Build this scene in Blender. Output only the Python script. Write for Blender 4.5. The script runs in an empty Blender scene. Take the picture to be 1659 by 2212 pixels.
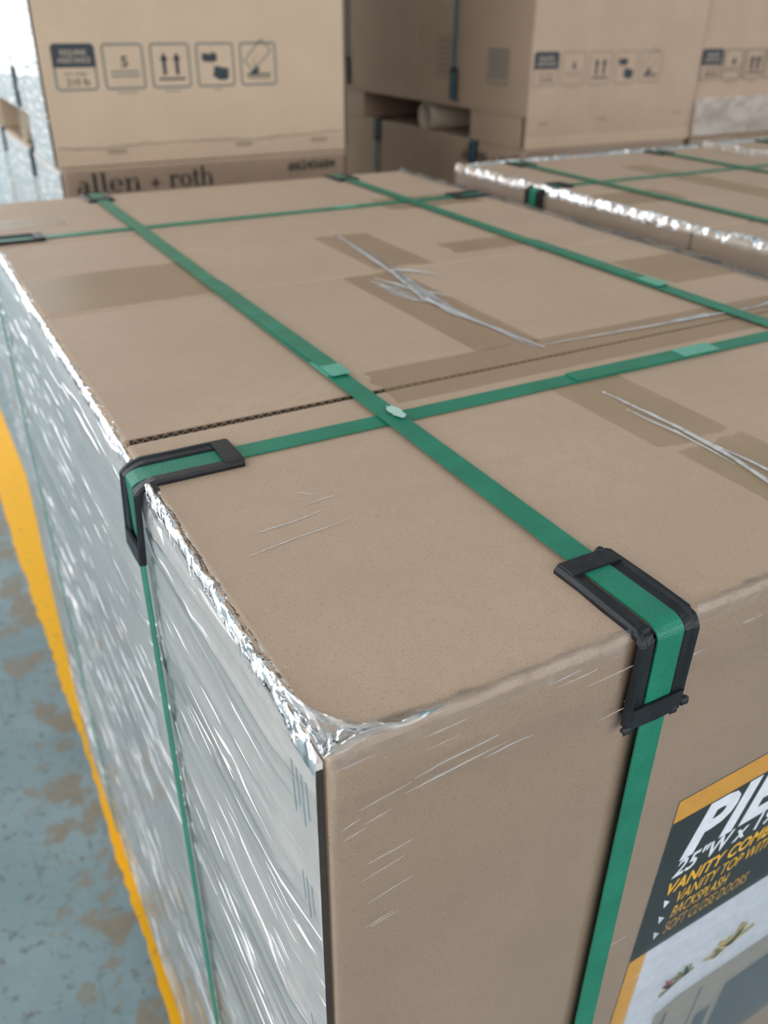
import bpy, bmesh, math, random
import numpy as np
from mathutils import Vector, Matrix

# ------------------------------------------------------------------ camera, world, exposure
S = 0.34                      # metres per layout unit
FLOOR = -3.5                  # floor height in layout units (carton tops at 0)
def P(x, y, z):
    return Vector((x * S, y * S, (z - FLOOR) * S))
scene = bpy.context.scene
COL = scene.collection
CAM_R = ((0.87682917, -0.48074206, 0.00759496),
         (-0.23795118, -0.44761898, -0.86198404),
         (0.41779163, 0.75400552, -0.50687852))
CAM_C = (-0.29050705, -0.65818629, 0.75432767)
F_PX = 1846.58
cam_d = bpy.data.cameras.new('camera')
cam = bpy.data.objects.new('camera', cam_d)
COL.objects.link(cam)
r, d, f = (Vector(v) for v in CAM_R)
M = Matrix((r, -d, -f)).transposed().to_4x4()
M.translation = P(*CAM_C)
cam.matrix_world = M
cam_d.sensor_fit = 'VERTICAL'
cam_d.sensor_height = 36.0
cam_d.lens = F_PX / 2212 * 36.0
cam_d.clip_start = 0.01
cam_d.dof.use_dof = True
cam_d.dof.focus_distance = 1.26 * S
cam_d.dof.aperture_fstop = 9.0
scene.camera = cam
w = bpy.data.worlds.new('overcast_daylight')
scene.world = w
w.use_nodes = True
bg = w.node_tree.nodes['Background']
bg.inputs[0].default_value = (0.94, 0.97, 1.0, 1)
bg.inputs[1].default_value = 1.55
vs = scene.view_settings
vs.view_transform = 'Standard'
vs.look = 'None'
vs.gamma = 1.0
vs.use_curve_mapping = False
vs.exposure = 0.62

rnd = random.Random(7)

# ------------------------------------------------------------------ helpers: noise
def _h(ix, iy, seed):
    n = (ix.astype(np.int64) * 374761393 + iy.astype(np.int64) * 668265263 + seed * 974634777) & 0xffffffff
    n = ((n ^ (n >> 13)) * 1274126177) & 0xffffffff
    n = n ^ (n >> 16)
    return (n & 0xffff) / 65535.0
def vn(x, y, seed=0):
    x = np.asarray(x, float); y = np.asarray(y, float)
    x, y = np.broadcast_arrays(x, y)
    ix = np.floor(x).astype(np.int64); iy = np.floor(y).astype(np.int64)
    fx = x - ix; fy = y - iy
    fx = fx * fx * (3 - 2 * fx); fy = fy * fy * (3 - 2 * fy)
    a = _h(ix, iy, seed); b = _h(ix + 1, iy, seed); c = _h(ix, iy + 1, seed); e = _h(ix + 1, iy + 1, seed)
    return (a + (b - a) * fx) * (1 - fy) + (c + (e - c) * fx) * fy

# ------------------------------------------------------------------ helpers: materials
MATS = {}
def new_mat(name):
    m = bpy.data.materials.new(name); m.use_nodes = True
    nt = m.node_tree; nt.nodes.clear()
    out = nt.nodes.new('ShaderNodeOutputMaterial')
    MATS[name] = m
    return m, nt, out
def N(nt, kind, **kw):
    n = nt.nodes.new('ShaderNode' + kind)
    for k, v in kw.items():
        if k.startswith('i_'):
            n.inputs[k[2:].replace('_', ' ')].default_value = v
        else:
            setattr(n, k, v)
    return n
def mapped(nt, scale, rot=(0, 0, 0)):
    tc = N(nt, 'TexCoord'); mp = N(nt, 'Mapping')
    mp.inputs['Scale'].default_value = scale
    mp.inputs['Rotation'].default_value = rot
    nt.links.new(tc.outputs['Object'], mp.inputs[0])
    return mp.outputs[0]
def noise(nt, vec, scale, detail=3, rough=0.5):
    n = N(nt, 'TexNoise'); n.inputs['Scale'].default_value = scale
    n.inputs['Detail'].default_value = detail; n.inputs['Roughness'].default_value = rough
    nt.links.new(vec, n.inputs['Vector'])
    return n.outputs['Fac']
def ramp(nt, fac, stops):
    n = N(nt, 'ValToRGB'); el = n.color_ramp.elements
    while len(el) < len(stops): el.new(0.5)
    for e, (p, c) in zip(el, stops):
        e.position = p; e.color = (*c, 1) if len(c) == 3 else c
    nt.links.new(fac, n.inputs[0])
    return n.outputs[0]
def mixc(nt, fac, a, b, mode='MIX'):
    n = N(nt, 'Mix', data_type='RGBA', blend_type=mode)
    for sock, v in ((n.inputs[0], fac), (n.inputs[6], a), (n.inputs[7], b)):
        if hasattr(v, 'links'): nt.links.new(v, sock)
        elif isinstance(v, (int, float)): sock.default_value = v
        else: sock.default_value = (*v, 1)
    return n.outputs[2]
def math_n(nt, op, a, b=None, clamp=False):
    n = N(nt, 'Math', operation=op, use_clamp=clamp)
    for sock, v in ((n.inputs[0], a), (n.inputs[1], b)):
        if v is None: continue
        if hasattr(v, 'links'): nt.links.new(v, sock)
        else: sock.default_value = v
    return n.outputs[0]
def bump(nt, h, strength, dist):
    n = N(nt, 'Bump'); n.inputs['Strength'].default_value = strength; n.inputs['Distance'].default_value = dist
    nt.links.new(h, n.inputs['Height'])
    return n.outputs[0]
def bsdf(nt, out, col=None, rough=0.5, spec=0.5, normal=None, coat=0.0, coat_rough=0.1, metal=0.0):
    b = N(nt, 'BsdfPrincipled')
    if hasattr(col, 'links'): nt.links.new(col, b.inputs['Base Color'])
    else: b.inputs['Base Color'].default_value = (*col, 1)
    if hasattr(rough, 'links'): nt.links.new(rough, b.inputs['Roughness'])
    else: b.inputs['Roughness'].default_value = rough
    b.inputs['Specular IOR Level'].default_value = spec
    b.inputs['Coat Weight'].default_value = coat
    b.inputs['Coat Roughness'].default_value = coat_rough
    b.inputs['Metallic'].default_value = metal
    if normal is not None: nt.links.new(normal, b.inputs['Normal'])
    nt.links.new(b.outputs[0], out.inputs[0])
    return b

def mat_cardboard(name, col, fibre=1.0, stain=False, rough=0.62):
    m, nt, out = new_mat(name)
    v = mapped(nt, (1, 1, 1))
    lo = noise(nt, v, 9, 4)
    mid = noise(nt, v, 70, 3)
    hi = noise(nt, mapped(nt, (1, 1, 1), (0.3, 0.2, 0.4)), 900, 2)
    fib = noise(nt, mapped(nt, (260, 900, 700), (0.4, 0.3, 0.7)), 1.0, 2)
    c = mixc(nt, ramp(nt, lo, [(0.3, (0, 0, 0)), (0.7, (1, 1, 1))]), tuple(x * 0.94 for x in col), tuple(x * 1.05 for x in col))
    c = mixc(nt, ramp(nt, mid, [(0.35, (0, 0, 0)), (0.7, (0.5, 0.5, 0.5))]), c, tuple(x * 0.93 for x in col))
    c = mixc(nt, ramp(nt, hi, [(0.27, (1.0 * fibre,) * 3), (0.43, (0, 0, 0))]), c, tuple(x * 0.72 for x in col))
    c = mixc(nt, ramp(nt, fib, [(0.66, (0, 0, 0)), (0.78, (0.7 * fibre,) * 3)]), c, tuple(min(1, x * 1.25) for x in col))
    bsdf(nt, out, c, rough, 0.42, bump(nt, hi, 0.12, 0.0006))
    return m
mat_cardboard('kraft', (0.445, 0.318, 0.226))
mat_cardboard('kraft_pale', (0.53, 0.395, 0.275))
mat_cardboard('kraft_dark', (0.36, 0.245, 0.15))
mat_cardboard('kraft_pink', (0.50, 0.36, 0.25))

def mat_plain(name, col, rough=0.5, spec=0.5, coat=0.0):
    m, nt, out = new_mat(name)
    v = mapped(nt, (1, 1, 1))
    n = noise(nt, v, 120, 3)
    c = mixc(nt, ramp(nt, n, [(0.3, (0, 0, 0)), (0.7, (1, 1, 1))]), tuple(x * 0.92 for x in col), tuple(min(1, x * 1.06) for x in col))
    bsdf(nt, out, c, rough, spec, bump(nt, noise(nt, v, 500, 2), 0.05, 0.0005), coat)
    return m
mat_plain('print_navy', (0.036, 0.046, 0.054), 0.6, 0.3)
mat_plain('print_grey', (0.19, 0.19, 0.165), 0.6, 0.3)
mat_plain('print_faint', (0.30, 0.235, 0.165), 0.6, 0.3)
mat_plain('print_kraft', (0.42, 0.34, 0.26), 0.6, 0.3)
mat_plain('print_black', (0.025, 0.024, 0.022), 0.6, 0.3)
mat_plain('print_blue', (0.22, 0.36, 0.45), 0.6, 0.3)
mat_plain('label_yellow', (0.80, 0.43, 0.035), 0.32, 0.5, 0.3)
mat_plain('label_black', (0.010, 0.014, 0.013), 0.42, 0.3, 0.0)
mat_plain('label_white', (0.74, 0.76, 0.82), 0.32, 0.5, 0.3)
mat_plain('label_beige', (0.42, 0.38, 0.33), 0.35, 0.5, 0.2)
mat_plain('label_slate', (0.13, 0.15, 0.17), 0.35, 0.5, 0.2)
mat_plain('label_red', (0.45, 0.05, 0.05), 0.35)
mat_plain('label_green', (0.22, 0.26, 0.07), 0.35)
mat_plain('label_gold', (0.62, 0.48, 0.14), 0.35)
mat_plain('gap_shade', (0.045, 0.038, 0.032), 0.8, 0.2)  # shade of narrow gaps as a flat dark colour
mat_plain('white_board', (0.71, 0.665, 0.62), 0.6, 0.3)
mat_plain('wall_paint', (0.62, 0.64, 0.64), 0.7, 0.3)
mat_plain('roof_panel', (0.62, 0.64, 0.64), 0.6, 0.3)
mat_plain('tube_paper', (0.47, 0.39, 0.29), 0.7, 0.3)

def mat_strap(name, col):
    m, nt, out = new_mat(name)
    v = mapped(nt, (1, 1, 1), (0, 0, math.radians(45)))
    ck = N(nt, 'TexVoronoi', feature='F1'); ck.inputs['Scale'].default_value = 640
    ck.inputs['Randomness'].default_value = 0.25
    nt.links.new(v, ck.inputs['Vector'])
    lo = noise(nt, mapped(nt, (1, 1, 1)), 35, 3)
    c = mixc(nt, ramp(nt, lo, [(0.35, (0, 0, 0)), (0.7, (1, 1, 1))]), tuple(x * 0.88 for x in col), tuple(x * 1.12 for x in col))
    bsdf(nt, out, c, 0.36, 0.42, bump(nt, ck.outputs['Distance'], 0.55, 0.0008))
mat_strap('strap_green', (0.010, 0.185, 0.110))
mat_strap('strap_sky_tint', (0.035, 0.15, 0.20))  # green strap with shade and reflected sky put into its colour
mat_plain('strap_weld', (0.10, 0.36, 0.26), 0.38, 0.5)
mat_plain('strap_scuff', (0.42, 0.60, 0.52), 0.5, 0.4)

def mat_plastic():
    m, nt, out = new_mat('black_plastic')
    n = noise(nt, mapped(nt, (1, 1, 1)), 260, 4)
    lo = noise(nt, mapped(nt, (1, 1, 1)), 60, 3)
    c = mixc(nt, ramp(nt, lo, [(0.4, (0, 0, 0)), (0.75, (1, 1, 1))]), (0.007, 0.008, 0.010), (0.018, 0.020, 0.024))
    bsdf(nt, out, c, 0.42, 0.38, bump(nt, n, 0.25, 0.0008))
mat_plastic()

def mat_tape(name, col, rough, opac=0.45):
    m, nt, out = new_mat(name)
    lo = noise(nt, mapped(nt, (1, 1, 1)), 14, 4)
    wr = noise(nt, mapped(nt, (120, 40, 60), (0, 0, 0.4)), 1.0, 4)
    c = mixc(nt, ramp(nt, lo, [(0.35, (0, 0, 0)), (0.7, (1, 1, 1))]), tuple(x * 0.9 for x in col), tuple(x * 1.08 for x in col))
    pr = N(nt, 'BsdfPrincipled')
    nt.links.new(c, pr.inputs['Base Color'])
    pr.inputs['Roughness'].default_value = rough
    nt.links.new(bump(nt, wr, 0.10, 0.001), pr.inputs['Normal'])
    tr = N(nt, 'BsdfTransparent')
    mx = N(nt, 'MixShader'); mx.inputs[0].default_value = opac
    nt.links.new(tr.outputs[0], mx.inputs[1]); nt.links.new(pr.outputs[0], mx.inputs[2])
    nt.links.new(mx.outputs[0], out.inputs[0])
mat_tape('tape', (0.37, 0.25, 0.145), 0.34, 0.38)
mat_tape('tape_clear', (0.40, 0.29, 0.17), 0.30, 0.42)

def mat_film(name, axis, layers, haze, b1, b2, rough=0.13, glint=0.0):
    """clear stretch film: several thin layers, so the mirror share at a slant is higher than one sheet's"""
    m, nt, out = new_mat(name)
    # wrinkles run along the winding direction 'axis'; 'glint' raises sparse short creases
    sc1 = {'y': (30, 4, 38), 'x': (4, 30, 38), 'a': (40, 40, 40)}[axis]
    sc2 = {'y': (90, 20, 150), 'x': (20, 90, 150), 'a': (150, 150, 150)}[axis]
    sc3 = {'y': (26, 15, 110), 'x': (15, 26, 110), 'a': (120, 120, 120)}[axis]
    n1 = noise(nt, mapped(nt, sc1), 1.0, 3, 0.55)
    n2 = noise(nt, mapped(nt, sc2, (0.06, 0.05, 0.0)), 1.0, 2, 0.5)
    n3 = ramp(nt, noise(nt, mapped(nt, sc3, (0.05, 0.02, 0.0)), 1.0, 1, 0.3), [(0.57, (0, 0, 0)), (0.74, (1, 1, 1))])
    if axis != 'a':      # creases gather in patches, leaving taut smooth film between
        pm = ramp(nt, noise(nt, mapped(nt, {'y': (2.5, 2.0, 6.5), 'x': (2.0, 2.5, 6.5)}[axis]), 1.0, 2, 0.5), [(0.38, (0.06, 0.06, 0.06)), (0.56, (1, 1, 1))])
        n3 = math_n(nt, 'MULTIPLY', n3, pm)
    nrm = None
    for h, st, dist in ((n1, b1, 0.008), (n2, b2, 0.002), (n3, glint, 0.0050)):
        if st <= 0: continue
        b_ = N(nt, 'Bump'); b_.inputs['Strength'].default_value = st; b_.inputs['Distance'].default_value = dist
        nt.links.new(h, b_.inputs['Height'])
        if nrm is not None: nt.links.new(nrm, b_.inputs['Normal'])
        nrm = b_.outputs[0]
    fr = N(nt, 'Fresnel'); fr.inputs['IOR'].default_value = 1.45
    inv = math_n(nt, 'SUBTRACT', 1.0, fr.outputs[0], True)
    fac = math_n(nt, 'SUBTRACT', 1.0, math_n(nt, 'POWER', inv, float(layers)), True)
    gl = N(nt, 'BsdfGlossy'); gl.inputs['Roughness'].default_value = rough
    gl.inputs['Color'].default_value = (0.99, 0.99, 1, 1)
    nt.links.new(nrm, gl.inputs['Normal'])
    tr = N(nt, 'BsdfTransparent'); tr.inputs['Color'].default_value = (0.975, 0.985, 0.985, 1)
    df = N(nt, 'BsdfDiffuse'); df.inputs['Color'].default_value = (0.86, 0.87, 0.87, 1)
    hz = N(nt, 'MixShader'); hz.inputs[0].default_value = haze
    nt.links.new(tr.outputs[0], hz.inputs[1]); nt.links.new(df.outputs[0], hz.inputs[2])
    mx = N(nt, 'MixShader')
    nt.links.new(fac, mx.inputs[0]); nt.links.new(hz.outputs[0], mx.inputs[1]); nt.links.new(gl.outputs[0], mx.inputs[2])
    nt.links.new(mx.outputs[0], out.inputs[0])
mat_film('film_side', 'y', 1.6, 0.14, 0.06, 0.0, 0.075, 1.0)
mat_film('film_gap', 'y', 0.9, 0.05, 0.06, 0.0, 0.10, 0.8)
mat_film('film_clear_side', 'y', 0.35, 0.004, 0.15, 0.15, 0.2)
mat_film('film_front', 'x', 1.3, 0.012, 0.10, 0.10, 0.12, 0.0)
mat_film('film_crumple', 'a', 2.2, 0.14, 0.4, 0.5, 0.12, 0.6)
mat_film('film_edge', 'a', 0.6, 0.06, 0.30, 0.4, 0.10, 0.5)
mat_film('film_bunch', 'a', 1.2, 0.30, 0.2, 0.3, 0.15, 0.3)  # white haze puts the strands' highlights into their colour
mat_film('film_web', 'a', 1.0, 0.16, 0.2, 0.3, 0.12, 0.3)

def mat_floor():
    m, nt, out = new_mat('floor_paint')
    v = mapped(nt, (1, 1, 1))
    big = noise(nt, v, 3.2, 6, 0.62)
    mid = noise(nt, v, 11, 5, 0.65)
    fine = noise(nt, mapped(nt, (1, 1, 1), (0, 0, 0.5)), 42, 5, 0.7)
    scr = noise(nt, mapped(nt, (60, 4, 1), (0, 0, 0.25)), 1.0, 4, 0.6)
    paint = mixc(nt, ramp(nt, big, [(0.35, (0, 0, 0)), (0.65, (1, 1, 1))]), (0.145, 0.215, 0.230), (0.205, 0.275, 0.290))
    paint = mixc(nt, ramp(nt, fine, [(0.55, (0, 0, 0)), (0.64, (0.85, 0.85, 0.85))]), paint, (0.10, 0.105, 0.095))
    paint = mixc(nt, ramp(nt, scr, [(0.62, (0, 0, 0)), (0.70, (0.6, 0.6, 0.6))]), paint, (0.10, 0.12, 0.12))
    # bare concrete worn through beside the marking line
    sx = N(nt, 'SeparateXYZ'); nt.links.new(v, sx.inputs[0])
    near = math_n(nt, 'SUBTRACT', 1.0, math_n(nt, 'MULTIPLY', math_n(nt, 'ABSOLUTE', math_n(nt, 'ADD', sx.outputs[0], 0.05)), 5.5), True)
    wear = math_n(nt, 'ADD', math_n(nt, 'MULTIPLY', near, 0.30), mid)
    worn = ramp(nt, wear, [(0.73, (0, 0, 0)), (0.82, (1, 1, 1))])
    conc = mixc(nt, fine, (0.13, 0.115, 0.085), (0.24, 0.215, 0.165))
    c = mixc(nt, worn, paint, conc)
    bsdf(nt, out, c, 0.55, 0.35, bump(nt, fine, 0.2, 0.002))
mat_floor()
def mat_line():
    m, nt, out = new_mat('line_paint')
    v = mapped(nt, (1, 1, 1))
    n = noise(nt, v, 55, 5, 0.65)
    c = mixc(nt, ramp(nt, n, [(0.60, (0, 0, 0)), (0.68, (0.8, 0.8, 0.8))]), (0.80, 0.40, 0.006), (0.30, 0.22, 0.09))
    bsdf(nt, out, c, 0.6, 0.2)
mat_line()

# ------------------------------------------------------------------ helpers: objects
def mesh_obj(name, verts, faces, mat, parent=None, origin=(0, 0, 0), smooth=False):
    me = bpy.data.meshes.new(name)
    v = np.asarray(verts, float).reshape(-1, 3)
    v = (v - np.asarray(origin, float)) * S
    me.from_pydata([tuple(p) for p in v], [], [tuple(q) for q in faces])
    me.materials.append(MATS[mat])
    if smooth:
        me.polygons.foreach_set('use_smooth', [True] * len(me.polygons))
    me.update()
    o = bpy.data.objects.new(name, me)
    COL.objects.link(o)
    if parent is not None:
        o.parent = parent
    return o
class Thing:
    def __init__(self, name, label, cat, origin, group=None):
        self.o = bpy.data.objects.new(name, None)
        COL.objects.link(self.o)
        self.org = origin
        self.o.location = P(*origin)
        self.o.empty_display_size = 0.02
        self.o['label'] = label; self.o['category'] = cat
        if group: self.o['group'] = group
    def part(self, name, vf, mat, under=None, smooth=False, label=None):
        o = mesh_obj(name, vf[0], vf[1], mat, under or self.o, self.org, smooth)
        if label: o['label'] = label
        return o
def structure(name, vf, mat, label=None):
    v = np.asarray(vf[0], float).reshape(-1, 3) - np.array([0, 0, FLOOR])
    o = mesh_obj(name, v, vf[1], mat)
    o['kind'] = 'structure'
    if label: o['label'] = label
    return o
def box(x0, x1, y0, y1, z0, z1):
    v = [(x0, y0, z0), (x1, y0, z0), (x1, y1, z0), (x0, y1, z0), (x0, y0, z1), (x1, y0, z1), (x1, y1, z1), (x0, y1, z1)]
    f = [(0, 3, 2, 1), (4, 5, 6, 7), (0, 1, 5, 4), (1, 2, 6, 5), (2, 3, 7, 6), (3, 0, 4, 7)]
    return v, f
def bbox_bevel(x0, x1, y0, y1, z0, z1, rad, pick=None, seg=3):
    """box with chosen edges rounded: pick(mid, direction) -> bool"""
    bm = bmesh.new()
    v, f = box(x0, x1, y0, y1, z0, z1)
    vs_ = [bm.verts.new(p) for p in v]
    for q in f: bm.faces.new([vs_[i] for i in q])
    es = []
    for e in bm.edges:
        a, b = e.verts[0].co, e.verts[1].co
        if pick is None or pick((a + b) / 2, (b - a)): es.append(e)
    if es: bmesh.ops.bevel(bm, geom=es, offset=rad, segments=seg, profile=0.5, affect='EDGES')
    out = ([tuple(p.co) for p in bm.verts], [])
    idx = {p: i for i, p in enumerate(bm.verts)}
    out = (out[0], [[idx[p] for p in q.verts] for q in bm.faces])
    bm.free()
    return out
def join(*parts):
    V, F = [], []
    for v, f in parts:
        n = len(V); V += [tuple(p) for p in v]; F += [tuple(i + n for i in q) for q in f]
    return V, F

# ------------------------------------------------------------------ flat print: 2-D polygons laid on a face
class Face2D:
    """maps print coordinates (a, b) onto a carton face, lifted by 'off' towards the viewer"""
    def __init__(self, fn): self.fn = fn
    def lay(self, polys, off=0.0012):
        V, F = [], []
        for pl in polys:
            n = len(V)
            V += [self.fn(a, b, off) for a, b in pl]
            F.append(tuple(range(n, n + len(pl))))
        return V, F
def rect2(x0, x1, y0, y1): return [(x0, y0), (x1, y0), (x1, y1), (x0, y1)]
def rrect_pts(x0, x1, y0, y1, r, n=5):
    pts = []
    for cx, cy, a0 in ((x1 - r, y0 + r, -90), (x1 - r, y1 - r, 0), (x0 + r, y1 - r, 90), (x0 + r, y0 + r, 180)):
        for k in range(n + 1):
            a = math.radians(a0 + 90 * k / n)
            pts.append((cx + r * math.cos(a), cy + r * math.sin(a)))
    return pts
def ring2(outer, inner):
    n = len(outer)
    return [[outer[i], outer[(i + 1) % n], inner[(i + 1) % n], inner[i]] for i in range(n)]
def rframe(x0, x1, y0, y1, r, t):
    return ring2(rrect_pts(x0, x1, y0, y1, r), rrect_pts(x0 + t, x1 - t, y0 + t, y1 - t, max(r - t, 0.002)))
def seg2(p, q, t):
    dx, dy = q[0] - p[0], q[1] - p[1]; L = math.hypot(dx, dy); nx, ny = -dy / L * t / 2, dx / L * t / 2
    return [(p[0] - nx, p[1] - ny), (q[0] - nx, q[1] - ny), (q[0] + nx, q[1] + ny), (p[0] + nx, p[1] + ny)]
def arc_band(cx, cy, ro, ri, a0, a1, n=14):
    """elliptic band, outer radii ro=(rx,ry), inner radii ri"""
    out = []
    for k in range(n):
        q = []
        for a in (a0 + (a1 - a0) * k / n, a0 + (a1 - a0) * (k + 1) / n):
            q.append(math.radians(a))
        out.append([(cx + ro[0] * math.cos(q[0]), cy + ro[1] * math.sin(q[0])), (cx + ro[0] * math.cos(q[1]), cy + ro[1] * math.sin(q[1])),
                    (cx + ri[0] * math.cos(q[1]), cy + ri[1] * math.sin(q[1])), (cx + ri[0] * math.cos(q[0]), cy + ri[1] * math.sin(q[0]))])
    return out
_txt_cache = {}
def text_polys(s, bold=0.0, shear=0.0):
    """flat polygons of a line of text (built-in font), scaled to cap height 1 with the baseline at 0"""
    key = (s, bold, shear)
    if key in _txt_cache: return _txt_cache[key]
    cu = bpy.data.curves.new('t', 'FONT'); cu.body = s; cu.size = 1.0; cu.offset = bold; cu.shear = shear
    cu.resolution_u = 3; cu.space_character = 1.0 + 2.2 * max(0, bold - .01)
    ob = bpy.data.objects.new('t', cu); COL.objects.link(ob)
    dg = bpy.context.evaluated_depsgraph_get(); dg.update()
    me = bpy.data.meshes.new_from_object(ob.evaluated_get(dg))
    pts = [(v.co.x, v.co.y) for v in me.vertices]
    polys = [[pts[i] for i in p.vertices] for p in me.polygons]
    bpy.data.objects.remove(ob); bpy.data.curves.remove(cu); bpy.data.meshes.remove(me)
    cap = 0.70
    x0 = min(p[0] for p in pts); x1 = max(p[0] for p in pts)
    polys = [[((a - x0) / (x1 - x0), b / cap) for a, b in pl] for pl in polys]
    _txt_cache[key] = polys
    return polys
def text_at(s, x0, x1, base, cap, bold=0.0, shear=0.0):
    return [[(x0 + a * (x1 - x0), base + b * cap) for a, b in pl] for pl in text_polys(s, bold, shear)]

# heavy-contrast serif letters for the carton's brand line; unit: x-height 1
def serif_glyph(ch):
    st = 0.24; th = 0.075
    if ch == 'l': return [rect2(.12, .12 + st, 0, 1.55), rect2(0, .5, 0, th), rect2(0, .3, 1.48, 1.55)], .60
    if ch == 'n':
        return [rect2(.12, .12 + st, 0, 1), rect2(0, .48, 0, th), rect2(0, .3, .93, 1), rect2(.78, .78 + st, 0, .66), rect2(.66, 1.14, 0, th)] + \
               arc_band(.69, .62, (.33, .40), (.22, .30), 0, 165), 1.24
    if ch == 'h':
        return [rect2(.12, .12 + st, 0, 1.55), rect2(0, .48, 0, th), rect2(0, .3, 1.48, 1.55), rect2(.78, .78 + st, 0, .66), rect2(.66, 1.14, 0, th)] + \
               arc_band(.69, .62, (.33, .40), (.22, .30), 0, 165), 1.24
    if ch == 'o': return arc_band(.5, .5, (.5, .53), (.25, .46), 0, 360, 24), 1.10
    if ch == 'e':
        return arc_band(.48, .5, (.48, .53), (.24, .45), 0, 322, 22) + [rect2(.22, .94, .47, .55)], 1.06
    if ch == 'a':
        return [rect2(.56, .56 + st, .1, .72), rect2(.6, .98, 0, .12)] + arc_band(.46, .66, (.34, .36), (.12, .29), 0, 150, 10) + \
               arc_band(.36, .28, (.34, .30), (.13, .23), 40, 360, 16), 1.04
    if ch == 'r':
        return [rect2(.12, .12 + st, 0, 1), rect2(0, .52, 0, th), rect2(0, .3, .93, 1)] + arc_band(.62, .68, (.30, .33), (.20, .20), 35, 165, 8) + \
               arc_band(.74, .80, (.12, .12), (0.0, 0.0), 0, 360, 10), .94
    if ch == 't': return [rect2(.16, .16 + st, .16, 1.34), rect2(0, .62, .90, 1)] + arc_band(.42, .2, (.26, .22), (.04, .13), 180, 320, 8), .72
    if ch == '+': return [rect2(.42, .58, .05, .85), rect2(.08, .92, .38, .52)], 1.0
    return [], .45
def serif_line(s, x0, x1, base, xh):
    adv = 0; items = []
    for ch in s:
        g, a = serif_glyph(ch)
        items.append((adv, g)); adv += a
    k = (x1 - x0) / adv
    return [[(x0 + (o + a) * k, base + b * xh) for a, b in pl] for o, g in items for pl in g]

def pictograms(th, face, x0, z0, size, pitch, under=None, number='5', strength='print_grey'):
    """five handling marks: weight, stacking limit, this way up, fragile hands, do-not-drop"""
    T = 0.055
    def unit(polys, i):
        return [[(x0 + i * pitch + a * size, z0 + b * size) for a, b in pl] for pl in polys]
    frames, darks, lights = [], [], []
    # 1: weight mark with dark head
    frames.append(rframe(0, 1, 0, 1, .10, T))
    head = [p for p in rrect_pts(0, 1, .2, 1, .10) if p[1] > .45]
    darks.append([[(0, .50), (1, .50)] + [p for p in head if p[0] > .5] + [p for p in head if p[0] <= .5]] +
                 text_at('Item weight', .24, .78, .34, .07) + text_at('210 lb', .26, .80, .12, .15, .01))
    lights.append(text_at('REQUIRES', .20, .80, .76, .11, .015) + text_at('ASSISTANCE', .12, .88, .60, .11, .015))
    frames.append(rframe(0, 1, 0, 1, .10, T) + [rect2(.17, .86, .37, .415), rect2(.17, .86, .275, .32), rect2(.27, .75, -.075, -.05)])
    darks.append(text_at(number, .44, .60, .50, .22, .03)); lights.append([])
    frames.append(rframe(0, 1, 0, 1, .10, T) + [rect2(.30, .72, -.075, -.05)])
    up = []
    for cx in (.34, .66):
        up += [rect2(cx - .045, cx + .045, .30, .66), [(cx - .10, .62), (cx + .10, .62), (cx, .79)]]
    darks.append(up + [rect2(.18, .84, .185, .235)]); lights.append([])
    frames.append(rframe(0, 1, 0, 1, .10, T) + [rect2(.40, .65, -.075, -.05), seg2((.43, .6), (.43, .44), .015), seg2((.41, .78), (.41, .90), .02)])
    darks.append([[(.16, .60), (.20, .58), (.34, .56), (.54, .58), (.55, .68), (.52, .77), (.42, .77), (.36, .74), (.28, .76), (.16, .76)],
                  [(.40, .22), (.44, .24), (.56, .16), (.74, .15), (.83, .20), (.84, .42), (.66, .44), (.58, .47), (.46, .46), (.44, .34)]])
    lights.append([])
    box_l = [(.10, .56), (.28, .34), (.86, .76), (.62, 1.03)]
    box_l = [(.12, .58), (.34, .34), (.86, .80), (.60, 1.06)]
    frames.append(rframe(0, 1, 0, 1, .10, T) + [seg2(box_l[i], box_l[(i + 1) % 4], .035) for i in range(4)] + [seg2((.3, .5), (.5, .72), .015)])
    darks.append([[(.34, .36), (.40, .42), (.42, .55), (.45, .42), (.56, .40), (.48, .34), (.52, .28), (.24, .28)],
                  rect2(.17, .82, .245, .285)] + text_at('FRAGILE', .22, .80, .16, .07, .01))
    lights.append([])
    for i in range(5):
        o = th.part('pictogram', face.lay(unit(frames[i], i)), strength, under)
        th.part('print', face.lay(unit(darks[i], i), 0.0016), 'print_navy', o) if under is None else None
        if lights[i]: th.part('lettering', face.lay(unit(lights[i], i), 0.0022), 'print_kraft', o) if under is None else None

# ------------------------------------------------------------------ structure: floor, roof, walls
def grid_plane(x0, x1, y0, y1, z): return [(x0, y0, z), (x1, y0, z), (x1, y1, z), (x0, y1, z)], [(0, 1, 2, 3)]
structure('floor', box(-60, 60, -50, 90, FLOOR - 0.4, FLOOR), 'floor_paint', 'worn blue-grey painted concrete warehouse floor')
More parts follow.
